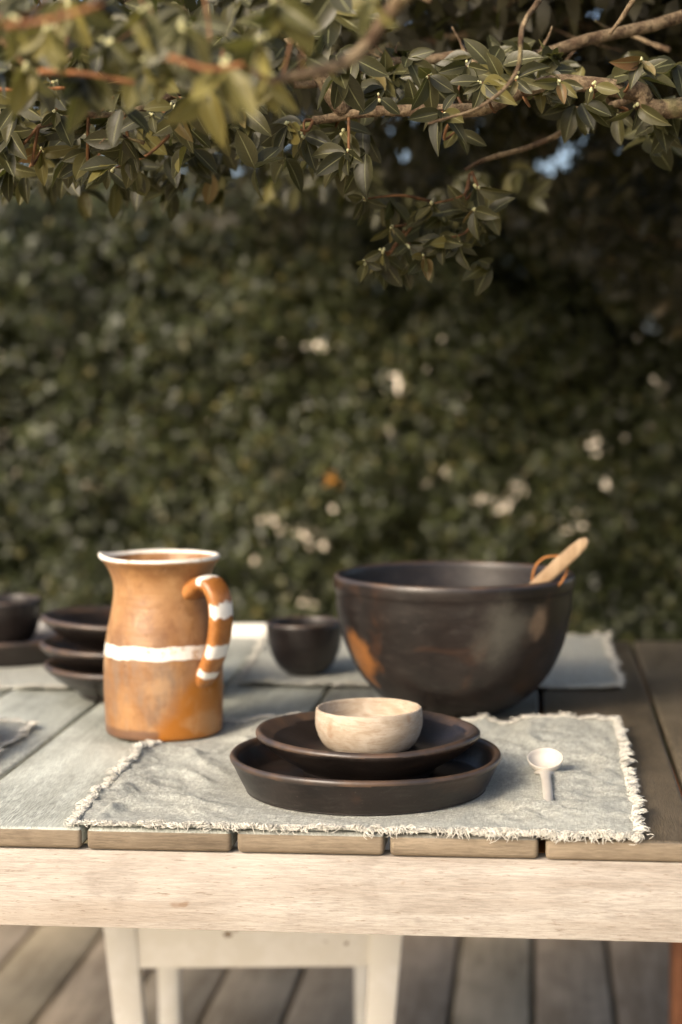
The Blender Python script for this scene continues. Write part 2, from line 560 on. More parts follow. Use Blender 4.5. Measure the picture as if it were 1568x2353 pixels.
def tube(path, rad, sides=8, knob=0.0):
    """capped tube; returns V list, F list"""
    P = np.asarray(path, float)
    n = len(P)
    rad = np.broadcast_to(rad, (n,)).astype(float)
    T = np.gradient(P, axis=0)
    T /= np.linalg.norm(T, axis=1)[:, None] + 1e-12
    ref = np.array([0, 0, 1.0]) if abs(T[0][2]) < 0.9 else np.array([1.0, 0, 0])
    V, F = [], []
    for i in range(n):
        a = ref - T[i] * ref.dot(T[i])
        a /= np.linalg.norm(a)
        ref = a
        b = np.cross(T[i], a)
        for s in range(sides):
            th = 2 * math.pi * s / sides
            rr = rad[i]
            if knob:
                rr *= 1 + knob * noise.noise(Vector(P[i] * 55) + Vector((math.cos(th), math.sin(th), 0)) * 0.8)
            V.append(P[i] + (a * math.cos(th) + b * math.sin(th)) * rr)
    for i in range(n - 1):
        for s in range(sides):
            s2 = (s + 1) % sides
            F.append((i * sides + s, i * sides + s2, (i + 1) * sides + s2, (i + 1) * sides + s))
    V.append(P[0] - T[0] * rad[0] * 0.5)
    V.append(P[-1] + T[-1] * rad[-1] * 0.5)
    c0, c1 = len(V) - 2, len(V) - 1
    for s in range(sides):
        s2 = (s + 1) % sides
        F.append((c0, s2, s))
        F.append((c1, (n - 1) * sides + s, (n - 1) * sides + s2))
    return V, F


def smooth_profile(pts, per=5):
    P = [(r, 0, z) for r, z in pts]
    Q = resample(P, (len(P) - 1) * per + 1)
    return [(max(q[0], 0.0), q[2]) for q in Q]


def lathe(prof, seg=72, wob=0.0, zwob=0.0, seed=0.0, deform=None):
    """prof: (r,z) from centre bottom outside, over the rim, to centre bottom inside. Returns V,F"""
    V, F = [], []
    ring = []
    for (r, z) in prof:
        if r < 1e-5:
            ring.append([len(V)])
            V.append((0, 0, z))
            continue
        row = []
        for s in range(seg):
            th = 2 * math.pi * s / seg
            n1 = noise.noise(Vector((math.cos(th) * 0.9 + seed, math.sin(th) * 0.9, z * 6 + seed)))
            n2 = noise.noise(Vector((math.cos(th) * 0.8 + seed + 9, math.sin(th) * 0.8, 3.3)))
            rr = r * (1 + wob * n1)
            zz = z + zwob * n2 * min(1, max(0, z) / 0.03)
            p = (rr * math.cos(th), rr * math.sin(th), zz)
            if deform:
                p = deform(p, th)
            row.append(len(V))
            V.append(p)
        ring.append(row)
    for a, b in zip(ring[:-1], ring[1:]):
        if len(a) == 1 and len(b) == 1:
            continue
        if len(a) == 1:
            for s in range(seg):
                F.append((a[0], b[(s + 1) % seg], b[s]))
        elif len(b) == 1:
            for s in range(seg):
                F.append((a[s], a[(s + 1) % seg], b[0]))
        else:
            for s in range(seg):
                s2 = (s + 1) % seg
                F.append((a[s], a[s2], b[s2], b[s]))
    return V, F


# ------------------------------------------------------------------ setting: ground, deck
g = 150.0
gm = mesh_of('ground', [(-g, -g, -0.09), (g, -g, -0.09), (g, g, -0.09), (-g, g, -0.09)], [(0, 1, 2, 3)], M['ground'], False)
tag(link('ground', gm), kind='structure')

deck = tag(empty('deck', (0, 0, 0)), kind='structure')
PD = 0.151
board_me = bm_mesh('deck_board', box_bm((-(PD - 0.011) / 2, -2.9, -0.028), ((PD - 0.011) / 2, 2.75, 0.0), 0.003, 2), M['deck'])
for i in range(-18, 7):
    b = link('deck_board', board_me, deck, (0.1256 + (i + 0.5) * PD, 0, random.uniform(-0.0015, 0.0015)))
    s_ = random.uniform(0.82, 1.12)
    b.color = (s_, s_ * random.uniform(0.97, 1.0), s_ * random.uniform(0.92, 0.99), 1)
for yy in (-2.6, -1.3, 0.0, 1.3, 2.6):
    link('joist', bm_mesh('joist', box_bm((-2.7, yy - 0.03, -0.088), (1.1, yy + 0.03, -0.0305), 0.002), M['red_wood']), deck)

# added pale wall beyond the hedge, makes the gaps show as bright spots
wm = bm_mesh('added_wall', box_bm((-6, 8.0, -0.1), (6, 8.25, 1.35), 0.01), M['plaster'])
tag(link('added_wall', wm), 'added pale wall behind the hedge that brightens the light spots in its gaps', 'wall')

# ------------------------------------------------------------------ table
TZ, TH, P0 = 0.75, 0.0205, 0.145
TABLE_BACK = 1.25
table = tag(empty('dining_table', (-0.29, 0.6, 0)), 'weathered plank dining table with pale front rail, set with dark pottery', 'table')
TINV = Vector((0.29, -0.6, 0))
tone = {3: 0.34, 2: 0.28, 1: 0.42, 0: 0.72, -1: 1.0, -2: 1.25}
for kx in range(-8, 4):
    x0, x1 = kx * P0 + 0.0028, (kx + 1) * P0 - 0.0028
    if kx == 1:
        x1 -= 0.001
    cx = (x0 + x1) / 2
    bm = box_bm((x0 - cx, -0.0025, -TH), (x1 - cx, TABLE_BACK, 0), 0.0045, 3)
    me = bm_mesh('plank', bm, [M['plank_top'], M['plank_end']])
    for p in me.polygons:
        if p.center[1] < 0.004 and p.normal[2] < 0.45 or p.center[1] > TABLE_BACK - 0.004 and p.normal[2] < 0.45 or p.normal[2] < -0.2:
            p.material_index = 1
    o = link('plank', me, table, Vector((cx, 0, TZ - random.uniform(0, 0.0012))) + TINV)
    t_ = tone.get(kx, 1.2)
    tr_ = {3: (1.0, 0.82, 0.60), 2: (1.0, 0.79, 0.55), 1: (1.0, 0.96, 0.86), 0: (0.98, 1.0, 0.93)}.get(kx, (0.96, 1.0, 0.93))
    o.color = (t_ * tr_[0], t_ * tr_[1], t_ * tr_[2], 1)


def tpart(name, lo, hi, mat, bev=0.002, seg=2):
    c = Vector([(a + b) / 2 for a, b in zip(lo, hi)])
    me = bm_mesh(name, box_bm([a - b for a, b in zip(lo, c)], [a - b for a, b in zip(hi, c)], bev, seg), mat)
    return link(name, me, table, c + TINV)


AZ1 = TZ - TH - 0.0014
tpart('front_rail', (-1.155, 0.0008, AZ1 - 0.0757), (0.575, 0.026, AZ1), M['apron'], 0.0014)
tpart('back_rail', (-1.155, 1.205, AZ1 - 0.0757), (0.575, 1.23, AZ1), M['apron'])
tpart('side_rail', (-1.13, 0.029, AZ1 - 0.0757), (-1.105, 1.202, AZ1), M['apron'])
tpart('side_rail', (0.52, 0.029, AZ1 - 0.0757), (0.545, 1.202, AZ1), M['apron'])
tpart('batten', (0.274, 0.029, AZ1 - 0.012), (0.306, 1.202, AZ1), M['batten'])
for lx in (-1.15, 0.494):
    for ly in (0.029, 1.115):
        tpart('leg', (lx, ly, 0.0), (lx + 0.077, ly + 0.085, AZ1 - 0.0762), M['red_wood'], 0.004)

# ------------------------------------------------------------------ chair pushed in from the far side
chair = tag(empty('painted_chair', (-0.140, 1.060, 0), math.radians(6.5)),
            'white painted wooden chair with chipped legs pushed under the table', 'chair')


def taper_leg(top_c, bot_c, wt, wb, z1, z0):
    V = []
    for (c, w, z) in ((bot_c, wb, z0), (top_c, wt, z1)):
        V += [(c[0] - w / 2, c[1] - w / 2, z), (c[0] + w / 2, c[1] - w / 2, z), (c[0] + w / 2, c[1] + w / 2, z), (c[0] - w / 2, c[1] + w / 2, z)]
    bm = bmesh.new()
    vs = [bm.verts.new(p) for p in V]
    for f in ((3, 2, 1, 0), (4, 5, 6, 7), (0, 1, 5, 4), (1, 2, 6, 5), (2, 3, 7, 6), (3, 0, 4, 7)):
        bm.faces.new([vs[i] for i in f])
    bmesh.ops.bevel(bm, geom=list(bm.edges), offset=0.0035, segments=2, profile=0.5, affect='EDGES')
    return bm


def cpart(name, bm):
    return link(name, bm_mesh(name, bm, M['white_paint']), chair)


for s in (-1, 1):
    cpart('leg', taper_leg((s * 0.189, -0.235), (s * 0.158, -0.225), 0.046, 0.034, 0.420, 0.0))
    cpart('leg', taper_leg((s * 0.165, 0.225), (s * 0.165, 0.245), 0.036, 0.034, 0.765, 0.0))
cpart('seat', box_bm((-0.220, -0.268, 0.421), (0.220, 0.2045, 0.442), 0.006, 3))
cpart('front_rail', box_bm((-0.165, -0.252, 0.345), (0.165, -0.229, 0.4205), 0.002))
cpart('back_rail', box_bm((-0.1465, 0.215, 0.350), (0.1465, 0.236, 0.4205), 0.002))
for s in (-1, 1):
    cpart('side_rail', box_bm((s * 0.176 - 0.010, -0.2115, 0.350), (s * 0.176 + 0.010, 0.2065, 0.4205), 0.002))
cpart('backrest', box_bm((-0.1835, 0.204, 0.672), (0.1835, 0.2255, 0.768), 0.006, 3))
cpart('backrest', box_bm((-0.1465, 0.2165, 0.545), (0.1465, 0.2335, 0.590), 0.004, 3))


# ------------------------------------------------------------------ linen placemats
def placemat(corners, label, seed, flats, group, amp=0.005, n=110, thr=1500, tuft_len=0.011):
    """corners FL, FR, BR, BL on the table; flats: (x, y, radius) of what presses it flat"""
    C = [np.array(c, float) for c in corners]
    cen = sum(C) / 4
    root = tag(empty('placemat', (cen[0], cen[1], TZ)), label, 'placemat', group)
    L = [c - cen for c in C]

    def height(p):
        x, y = p[0] + cen[0], p[1] + cen[1]
        m = 1.0
        for (fx, fy, fr) in flats:
            dd = math.hypot(x - fx, y - fy)
            m *= min(1.0, max(0.0, (dd - fr) / 0.06))
        q = Vector((x * 16 + seed, y * 16, seed))
        w = q + Vector((noise.noise(q * 0.6), noise.noise(q * 0.6 + Vector((5, 5, 5))), 0)) * 1.1
        r1 = 1 - abs(noise.noise(w * 0.62)) * 2.0
        r2 = noise.noise(w * 0.28 + Vector((3, 1, 2))) * 0.5 + 0.5
        r3 = noise.noise(q * 3.0)
        edge_y = min(1.0, max(0.0, (y + 0.004) / 0.05)) if y < 0.3 else 1.0
        return 0.0022 + amp * m * edge_y * max(0.0, 0.75 * max(r1, 0) ** 2 + 0.9 * r2 ** 2 + 0.30 * r3 + 0.16 * noise.noise(q * 6.5))

    def pos(u, v):
        b = L[0] * (1 - u) + L[1] * u
        t = L[3] * (1 - u) + L[2] * u
        p = b * (1 - v) + t * v
        wig = Vector((u * 7 + seed, v * 7, seed))
        p = p + np.array([noise.noise(wig), noise.noise(wig + Vector((9, 9, 9)))]) * 0.006
        wig2 = Vector((u * 26 + seed, v * 26, seed + 4))
        p = p + np.array([noise.noise(wig2), noise.noise(wig2 + Vector((9, 9, 9)))]) * 0.0028
        return p

    V, F = [], []
    for j in range(n + 1):
        for i in range(n + 1):
            p = pos(i / n, j / n)
            V.append((p[0], p[1], height(p)))
    for j in range(n):
        for i in range(n):
            a = j * (n + 1) + i
            F.append((a, a + 1, a + n + 2, a + n + 1))
    # the hem: turn the edge down to the table so that the cloth has thickness
    border = [i for i in range(n + 1)] + [j * (n + 1) + n for j in range(1, n + 1)] + \
             [n * (n + 1) + i for i in range(n - 1, -1, -1)] + [j * (n + 1) for j in range(n - 1, 0, -1)]
    base_i = len(V)
    for bi in border:
        x, y, z = V[bi]
        V.append((x, y, max(0.0004, z - 0.0014)))
    nb = len(border)
    for i in range(nb):
        F.append((border[i], base_i + i, base_i + (i + 1) % nb, border[(i + 1) % nb]))
    cloth = link('cloth', mesh_of('cloth', V, F, M['linen']), root)

    # frayed edge: tufts of loose yarn
    TV, TF, TR = [], [], []
    ntuft = thr // 15
    per = []
    ls = [np.linalg.norm(L[(i + 1) % 4] - L[i]) for i in range(4)]
    tot = sum(ls)
    for t in range(ntuft):
        s = (t + rng.uniform(-0.3, 0.3)) / ntuft * tot % tot
        e = 0
        while s > ls[e]:
            s -= ls[e]
            e += 1
        f = s / ls[e]
        u, v = ((f, 0), (1, f), (1 - f, 1), (0, 1 - f))[e]
        p = pos(u, v)
        tang = (L[(e + 1) % 4] - L[e]) / ls[e]
        outw = np.array([tang[1], -tang[0]])
        lean = rng.normal(0, 0.9)
        ln = tuft_len * rng.uniform(0.55, 1.35)
        z0 = height(p)
        lift = rng.uniform(-0.1, 0.45)
        cr = rng.uniform(0.25, 1.0)
        for q in range(15):
            o = tang * rng.normal(0, 0.0030) - outw * rng.uniform(0.001, 0.005)
            l2 = ln * rng.uniform(0.7, 1.25)
            d0 = outw + tang * (lean + rng.normal(0, 0.3))
            d0 = d0 / np.linalg.norm(d0)
            side = np.array([-d0[1], d0[0]]) * rng.normal(0, 0.35) + tang * rng.normal(0, 0.2)
            pts = []
            for h in np.linspace(0, 1, 5):
                xy = p + o + d0 * l2 * (h - 0.28 * cr * h * h) + side * l2 * math.sin(h * 3.0) * 0.7
                z = z0 + 0.0007 + l2 * lift * math.sin(h * 2.6) * 0.8 + abs(rng.normal(0, 0.0006))
                if xy[1] + cen[1] < -0.002:
                    z -= ((-0.002 - xy[1] - cen[1]) ** 1.0) * 0.7
                else:
                    z = max(z, 0.0012)
                pts.append((xy[0], xy[1], z))
            a, b_ = tube(pts, [0.00042, 0.00042, 0.00038, 0.00034, 0.00024], 3)
            off = len(TV)
            TV += list(a)
            TF += [tuple(i + off for i in fc) for fc in b_]
            TR += [float(np.clip(rng.normal(0.6, 0.25), 0, 1))] * len(a)
    fr = link('fringe', mesh_of('fringe', TV, TF, M['thread'], True, attrs={'rnd': TR}), root)
    fr['kind'] = 'stuff'
    return root


GM = 'linen placemats on the table'
placemat([(-0.157, 0.004), (0.380, -0.003), (0.380, 0.508), (-0.150, 0.508)],
         'fringed pale linen placemat under the stacked dark plates and white spoon', 3.1,
         [(0.1085, 0.18, 0.135), (-0.163, 0.452, 0.075)], GM, amp=0.0125, n=170, thr=8400, tuft_len=0.0098)
placemat([(-0.125, 0.775), (0.398, 0.790), (0.394, 1.246), (-0.150, 1.246)],
         'linen placemat behind the large dark bowl, under the small black bowl', 8.4, [(-0.044, 0.875, 0.05)], GM, n=70, thr=3000)
placemat([(-0.90, 0.735), (-0.345, 0.728), (-0.345, 1.235), (-0.90, 1.235)],
         'linen placemat under the black bowl on a flat plate beside the stacked dishes', 5.2, [(-0.525, 1.02, 0.15)], GM, n=70, thr=3000)
placemat([(-0.86, -0.01 + 0.024), (-0.327, 0.014), (-0.322, 0.475), (-0.86, 0.475)],
         'bright linen placemat beside the jug, its edge along a table gap', 12.7, [(-0.60, 0.30, 0.16)], GM, n=70, thr=3000)

# ------------------------------------------------------------------ pottery
MATZ = TZ + 0.0034


def pot(name, prof, loc, label, cat, mats, group=None, wob=0.012, zwob=0.001, seed=0.0, rim=None, seg=80, deform=None, tilt=(0, 0, 0)):
    V, F = lathe(prof, seg, wob, zwob, seed, deform)
    mi = None
    if rim is not None:
        mi = []
        for f in F:
            zc = sum(V[i][2] for i in f) / len(f)
            th = math.atan2(sum(V[i][1] for i in f), sum(V[i][0] for i in f))
            nn = noise.noise(Vector((math.cos(th) * 2 + seed, math.sin(th) * 2, 1.0)))
            mi.append(1 if zc > rim + nn * 0.0012 else 0)
    o = link(name, mesh_of(name, V, F, mats, True, mi), None, loc)
    o.rotation_euler = tilt
    return tag(o, label, cat, group)


CL = [M['clay'], M['clay_rim']]
# wide flat plate: straight flared wall, rounded rim
prof_plate = smooth_profile([(0, 0), (0.06, 0.0), (0.118, 0.0), (0.1245, 0.002), (0.131, 0.014), (0.1375, 0.0275), (0.1405, 0.0325), (0.1395, 0.0365),
                             (0.1360, 0.0372), (0.1325, 0.0345), (0.1285, 0.025), (0.122, 0.0145), (0.113, 0.0115), (0.06, 0.0105), (0, 0.0105)], 4)
prof_dish = smooth_profile([(0, 0.003), (0.052, 0.003), (0.060, 0.0), (0.0665, 0.0005), (0.0695, 0.004), (0.072, 0.0085), (0.084, 0.0155), (0.100, 0.0255), (0.111, 0.0345),
                            (0.1160, 0.0395), (0.1165, 0.0435), (0.1135, 0.0462), (0.109, 0.0450), (0.098, 0.0375), (0.080, 0.0275), (0.064, 0.0225), (0.03, 0.0205), (0, 0.0205)], 4)
prof_cup = smooth_profile([(0, 0.002), (0.016, 0.002), (0.021, 0.0), (0.027, 0.002), (0.041, 0.015), (0.0505, 0.037), (0.0545, 0.064), (0.0540, 0.0735), (0.0515, 0.0745),
                           (0.0495, 0.071), (0.047, 0.050), (0.038, 0.024), (0.022, 0.010), (0, 0.008)], 5)
PX, PY = 0.1085, 0.178
pot('flat_plate', prof_plate, (PX, PY, MATZ), 'wide dark clay plate with upright rim, lowest of the plates on the front placemat', 'plate', CL, 'dark clay tableware', seed=1.2, rim=0.0315, zwob=0.0030, seg=96)
DZ = MATZ + 0.0113
pot('shallow_dish', prof_dish, (0.1095, 0.192, DZ), 'shallow dark clay dish on the wide plate, holding the pale wooden bowl', 'dish', CL, 'dark clay tableware', seed=4.2, rim=0.0400, zwob=0.0034, seg=96)
prof_wb = smooth_profile([(0, 0.001), (0.040, 0.0), (0.0465, 0.0015), (0.0525, 0.010), (0.0565, 0.022), (0.0568, 0.034), (0.0558, 0.0405), (0.0545, 0.0415), (0.0532, 0.0405),
                          (0.0535, 0.030), (0.050, 0.014), (0.040, 0.0065), (0, 0.0055)], 5)
pot('wooden_bowl', prof_wb, (0.1075, 0.226, DZ + 0.0212), 'small pale turned wooden bowl sitting in the dark shallow dish', 'bowl', [M['bowl_wood']], seed=2.2, wob=0.008, zwob=0.0006)

# the great bowl
prof_big = smooth_profile([(0, 0.002), (0.050, 0.001), (0.062, 0.001), (0.075, 0.006), (0.098, 0.022), (0.122, 0.050), (0.139, 0.086), (0.148, 0.125), (0.1505, 0.152),
                           (0.1522, 0.158), (0.1528, 0.168), (0.1512, 0.1735), (0.1478, 0.1745), (0.1445, 0.171), (0.142, 0.150), (0.135, 0.105), (0.115, 0.057), (0.085, 0.026), (0.05, 0.013), (0, 0.011)], 5)
BX, BY = 0.1797, 0.628
big_clay = clay('smoked_bowl_clay', flame=[((-0.118, -0.082, 0.066, (1, 1, 0.72), 0.030), (0.26, 0.105, 0.028), 0.45),
                                           ((0.065, -0.128, 0.118, (1, 1, 1.1), 0.040), (0.085, 0.078, 0.062), 0.1),
                                           ((0.106, -0.098, 0.122, (1.3, 1.3, 1), 0.020), (0.20, 0.135, 0.085), 0.2)], rough=0.40)  # pale patches on the right paint the bowl's soft highlight and grey sheen
pot('mixing_bowl', prof_big, (BX, BY, TZ + 0.0015), 'large dark clay bowl with an orange flame mark, wooden spoon inside', 'bowl', [big_clay, M['clay_rim']], seed=7.7, rim=0.1705, wob=0.006, zwob=0.0018, seg=110)
pot('small_bowl', prof_cup, (-0.044, 0.877, MATZ), 'small black clay bowl on the placemat behind, beside the large bowl', 'bowl', CL, 'dark clay tableware', seed=3.4, rim=0.073, zwob=0.0015)
# stacked dishes behind the jug
sx_, sy_ = -0.262, 0.705
stack_labels = ['dark shallow dish at the bottom of the stack of three by the jug', 'dark shallow dish in the middle of the stack of three by the jug',
                'dark shallow dish on top of the stack of three by the jug']
for i, (dx, dy, dz, tx, ty) in enumerate(((0.006, 0, 0.0, 0, 0), (0.0, 0.002, 0.0290, 0.006, -0.01), (0.0, 0.004, 0.0600, 0.045, -0.008))):
    pot('shallow_dish', prof_dish, (sx_ + dx, sy_ + dy, TZ + 0.0006 + dz), stack_labels[i], 'dish', CL, 'dark clay tableware', seed=10.0 + i * 2.3, rim=0.0400, zwob=0.0018, tilt=(tx, ty, i * 1.1))
# place setting at the far left
pot('flat_plate', prof_plate, (-0.525, 1.02, MATZ), 'flat dark clay plate under a black bowl beside the stacked dishes', 'plate', CL, 'dark clay tableware', seed=15.0, rim=0.0315)
pot('small_bowl', [(r * 1.02, z) for r, z in prof_cup], (-0.523, 1.02, MATZ + 0.0112), 'small black clay bowl standing on a flat dark plate', 'bowl', CL, 'dark clay tableware', seed=18.0, rim=0.073)
pot('flat_plate', prof_plate, (-0.475, 0.31, MATZ), 'dark clay plate on the bright placemat beside the jug', 'plate', CL, 'dark clay tableware', seed=21.0, rim=0.0315)

# ------------------------------------------------------------------ jug
JX, JY = -0.160, 0.452
jug = tag(empty('jug', (JX, JY, TZ + 0.0030)), 'tall honey brown glazed jug with white rim and white stripe', 'jug')
prof_jug = smooth_profile([(0, 0.002), (0.050, 0.001), (0.064, 0.0), (0.0692, 0.003), (0.0702, 0.012), (0.0712, 0.045), (0.0714, 0.075), (0.0702, 0.098), (0.0660, 0.125), (0.0605, 0.150), (0.0578, 0.172),
                           (0.0592, 0.190), (0.0640, 0.2015), (0.0682, 0.2065), (0.0692, 0.2105), (0.0672, 0.2130), (0.0640, 0.2112), (0.0595, 0.2035), (0.0545, 0.188), (0.0525, 0.170), (0.056, 0.145), (0.062, 0.115), (0.065, 0.080), (0.064, 0.04), (0.055, 0.012), (0, 0.009)], 4)


def spout(p, th):
    d = (th - math.radians(188) + math.pi) % (2 * math.pi) - math.pi
    kk = math.exp(-(d / 0.30) ** 2) * max(0.0, min(1.0, (p[2] - 0.178) / 0.032))
    r = math.hypot(p[0], p[1])
    s = 1 + kk * 0.055 / max(r, 0.03) * 0.0692 / 0.6
    return (p[0] * s, p[1] * s, p[2] + kk * 0.0035)


V, F = lathe(prof_jug, 96, 0.010, 0.0014, 30.0, spout)
link('body', mesh_of('jug_body', V, F, M['jug']), jug)
ha = math.radians(-35)
hd = np.array([math.cos(ha), math.sin(ha), 0])
hp = [hd * r_ + [0, 0, z_] for r_, z_ in ((0.040, 0.163), (0.052, 0.172), (0.067, 0.1825), (0.0825, 0.1840), (0.0945, 0.171), (0.0980, 0.148), (0.0950, 0.123), (0.0880, 0.103), (0.0800, 0.088), (0.0725, 0.076), (0.0640, 0.066), (0.0540, 0.060))]
hp = resample(hp, 40)
T = np.gradient(hp, axis=0)
T /= np.linalg.norm(T, axis=1)[:, None]
side = np.cross(hd, [0, 0, 1.0])
V, F, AL, OU = [], [], [], []
ns = 16
for i, p in enumerate(hp):
    t = i / 39
    w = 0.0185 + 0.004 * (1 - min(1, t / 0.18)) + 0.001 * max(0, (t - 0.85) / 0.15) - 0.0045 * t
    h = 0.0090 + 0.003 * (1 - min(1, t / 0.15))
    nrm = np.cross(side, T[i])
    if nrm.dot(hd) < 0 and nrm[2] < 0:
        nrm = -nrm
    for s in range(ns):
        th = 2 * math.pi * s / ns
        cs, sn = math.cos(th), math.sin(th)
        V.append(p + side * w * math.copysign(abs(cs) ** 0.75, cs) + nrm * h * math.copysign(abs(sn) ** 0.75, sn))
        AL.append(t)
        OU.append(0.5 + 0.5 * sn)
for i in range(39):
    for s in range(ns):
        s2 = (s + 1) % ns
        F.append((i * ns + s, i * ns + s2, (i + 1) * ns + s2, (i + 1) * ns + s))
F.append(tuple(range(ns)))
F.append(tuple(39 * ns + s for s in range(ns - 1, -1, -1)))
link('handle', mesh_of('jug_handle', V, F, M['jug_handle'], True, attrs={'along': AL, 'outer': OU}), jug)

# ------------------------------------------------------------------ white ceramic spoon on the front placemat
spoon = empty('ceramic_spoon', (0.2935, 0.18, MATZ))
tag(spoon, 'small white ceramic spoon lying on the linen placemat', 'spoon')
prof_sp = smooth_profile([(0, 0.0), (0.006, 0.0006), (0.0125, 0.0045), (0.0172, 0.0105), (0.0188, 0.0148), (0.0184, 0.0158), (0.0172, 0.0150), (0.0150, 0.0105), (0.010, 0.0055), (0.004, 0.0034), (0, 0.003)], 4)
V, F = lathe(prof_sp, 48, 0.012, 0.0, 40.0)
bw = link('spoon_bowl', mesh_of('spoon_bowl', V, F, M['ceramic']), spoon, (0.0, 0.052, 0.0062))
bw.rotation_euler = (math.radians(18), 0, 0)
bw.scale = (1.0, 1.12, 1.1)
hpth = resample([(0, 0.040, 0.0080), (0, 0.031, 0.0100), (0, 0.020, 0.0108), (0.001, -0.010, 0.0090), (0.002, -0.045, 0.0066), (0.0025, -0.078, 0.0058), (0.0025, -0.092, 0.0056)], 26)
V, F = [], []
for i, p in enumerate(hpth):
    t = i / 25
    w = 0.0042 + 0.0085 * max(0, 1 - t / 0.42) ** 1.3 + 0.0010 * math.sin(t * math.pi) + (0 if t < 0.93 else -(t - 0.93) / 0.07 * 0.0032)
    h = 0.0031 + 0.0006 * math.sin(t * 3)
    if t > 0.95:
        h *= 1 - (t - 0.95) / 0.05 * 0.6
    for s in range(14):
        th = 2 * math.pi * s / 14
        V.append((p[0] + w * math.cos(th), p[1], p[2] + h * math.sin(th)))
for i in range(25):
    for s in range(14):
        s2 = (s + 1) % 14
        F.append((i * 14 + s, (i + 1) * 14 + s, (i + 1) * 14 + s2, i * 14 + s2))
F.append(tuple(range(14)))
F.append(tuple(25 * 14 + s for s in range(13, -1, -1)))
link('handle', mesh_of('spoon_handle', V, F, M['ceramic']), spoon)

# ------------------------------------------------------------------ wooden serving spoon leaning in the great bowl
top = np.array([0.3445, 0.530, 0.9785])
inn = np.array([0.135, 0.600, 0.776])
ax = (top - inn) / np.linalg.norm(top - inn)
ln = np.linalg.norm(top - inn)
tow = np.array([0.1, -1.0, 0.25])
nrm = tow - ax * tow.dot(ax)
nrm /= np.linalg.norm(nrm)
sid = np.cross(nrm, ax)
ws = empty('wooden_spoon', inn)
tag(ws, 'flat handled wooden spoon with leather loop leaning out of the large bowl', 'spoon')
V, F = [], []
NS = 40
for i in range(NS + 1):
    t = i / NS
    w = np.interp(t, [0, 0.03, 0.12, 0.24, 0.34, 0.62, 0.85, 0.93, 0.975, 1.0], [0.010, 0.018, 0.025, 0.018, 0.0062, 0.0072, 0.0088, 0.0084, 0.0068, 0.003])
    h = np.interp(t, [0, 0.2, 0.34, 0.9, 1.0], [0.003, 0.004, 0.0045, 0.0032, 0.002])
    cv = -0.004 * math.sin(min(1, t / 0.3) * math.pi) if t < 0.3 else 0
    for s in range(14):
        th = 2 * math.pi * s / 14
        cs, sn = math.cos(th), math.sin(th)
        V.append(ax * ln * t + sid * w * math.copysign(abs(cs) ** 0.8, cs) + nrm * (h * math.copysign(abs(sn) ** 0.7, sn) + cv))
for i in range(NS):
    for s in range(14):
        s2 = (s + 1) % 14
        F.append((i * 14 + s, i * 14 + s2, (i + 1) * 14 + s2, (i + 1) * 14 + s))
F.append(tuple(range(13, -1, -1)))
F.append(tuple(NS * 14 + s for s in range(14)))
link('handle', mesh_of('spoon_paddle', V, F, M['spoon_wood']), ws)
c0 = ax * ln * 0.86
loop = resample([c0 + nrm * -0.004, c0 + sid * 0.009 - nrm * 0.008 - ax * 0.002, c0 + sid * 0.019 - nrm * 0.006 - ax * 0.018, c0 + sid * 0.016 - nrm * 0.006 - ax * 0.036, c0 + sid * 0.002 - nrm * 0.007 - ax * 0.050,
                 c0 - sid * 0.014 - nrm * 0.006 - ax * 0.040, c0 - sid * 0.0175 - nrm * 0.006 - ax * 0.022, c0 - sid * 0.010 - nrm * 0.008 - ax * 0.004, c0 + nrm * -0.004], 40)
V, F = tube(loop, 0.0014, 6)
link('leather_loop', mesh_of('leather_loop', V, F, M['cord']), ws)


# ------------------------------------------------------------------ leaves
def leaf_template(nl, nw, curl=0.16, fold=0.22, seed=0):
    """unit leaf: length along +X, width across Y, normal +Z. returns V, F(quads), along, across"""
    r = np.random.default_rng(seed)
    V, A, B = [], [], []
    ph = r.uniform(0, 6)
    for i in range(nl + 1):
        t = i / nl
        w = 0.235 * (math.sin(math.pi * min(1, t ** 0.95))) ** 0.64 * (1 - 0.30 * t ** 5)
        if i == 0:
            w = 0.012
        if i == nl:
            w = 0.004
        for j in range(nw + 1):
            s = j / nw * 2 - 1
            z = abs(s) * w * fold * 2.0 - curl * t * t + 0.018 * math.sin(t * 9 + ph) * abs(s)
            x = t * (1 - 0.06 * curl * t)
            y = s * w + 0.05 * r.normal() * 0.0 + 0.03 * math.sin(t * 2.2 + ph) * t
            V.append((x, y, z))
            A.append(t)
            B.append(s)
    F = []
    for i in range(nl):
        for j in range(nw):
            a = i * (nw + 1) + j
            F.append((a, a + 1 + 0, a + nw + 2, a + nw + 1)[::-1])
    return np.array(V), np.array(F), np.array(A), np.array(B)


leaf_meshes = []
golden_meshes = []
for i, (cu, fo) in enumerate(((0.10, 0.20), (0.22, 0.30), (0.36, 0.15), (-0.08, 0.34), (0.60, 0.28), (0.16, 0.10), (0.28, 0.45), (-0.16, 0.22))):
    V, F, A, B = leaf_template(9, 4, cu, fo, i)
    leaf_meshes.append(mesh_of('leaf', V, [tuple(int(q) for q in f) for f in F], M['leaf'], True, attrs={'along': A, 'across': B}))
    golden_meshes.append(mesh_of('leaf', V, [tuple(int(q) for q in f) for f in F], M['golden_leaf'], True, attrs={'along': A, 'across': B}))


def frame(a, n):
    a = a / np.linalg.norm(a)
    n = n - a * n.dot(a)
    nn = np.linalg.norm(n)
    n = n / nn if nn > 1e-6 else np.array([0, 0, 1.0])
    return a, np.cross(n, a), n


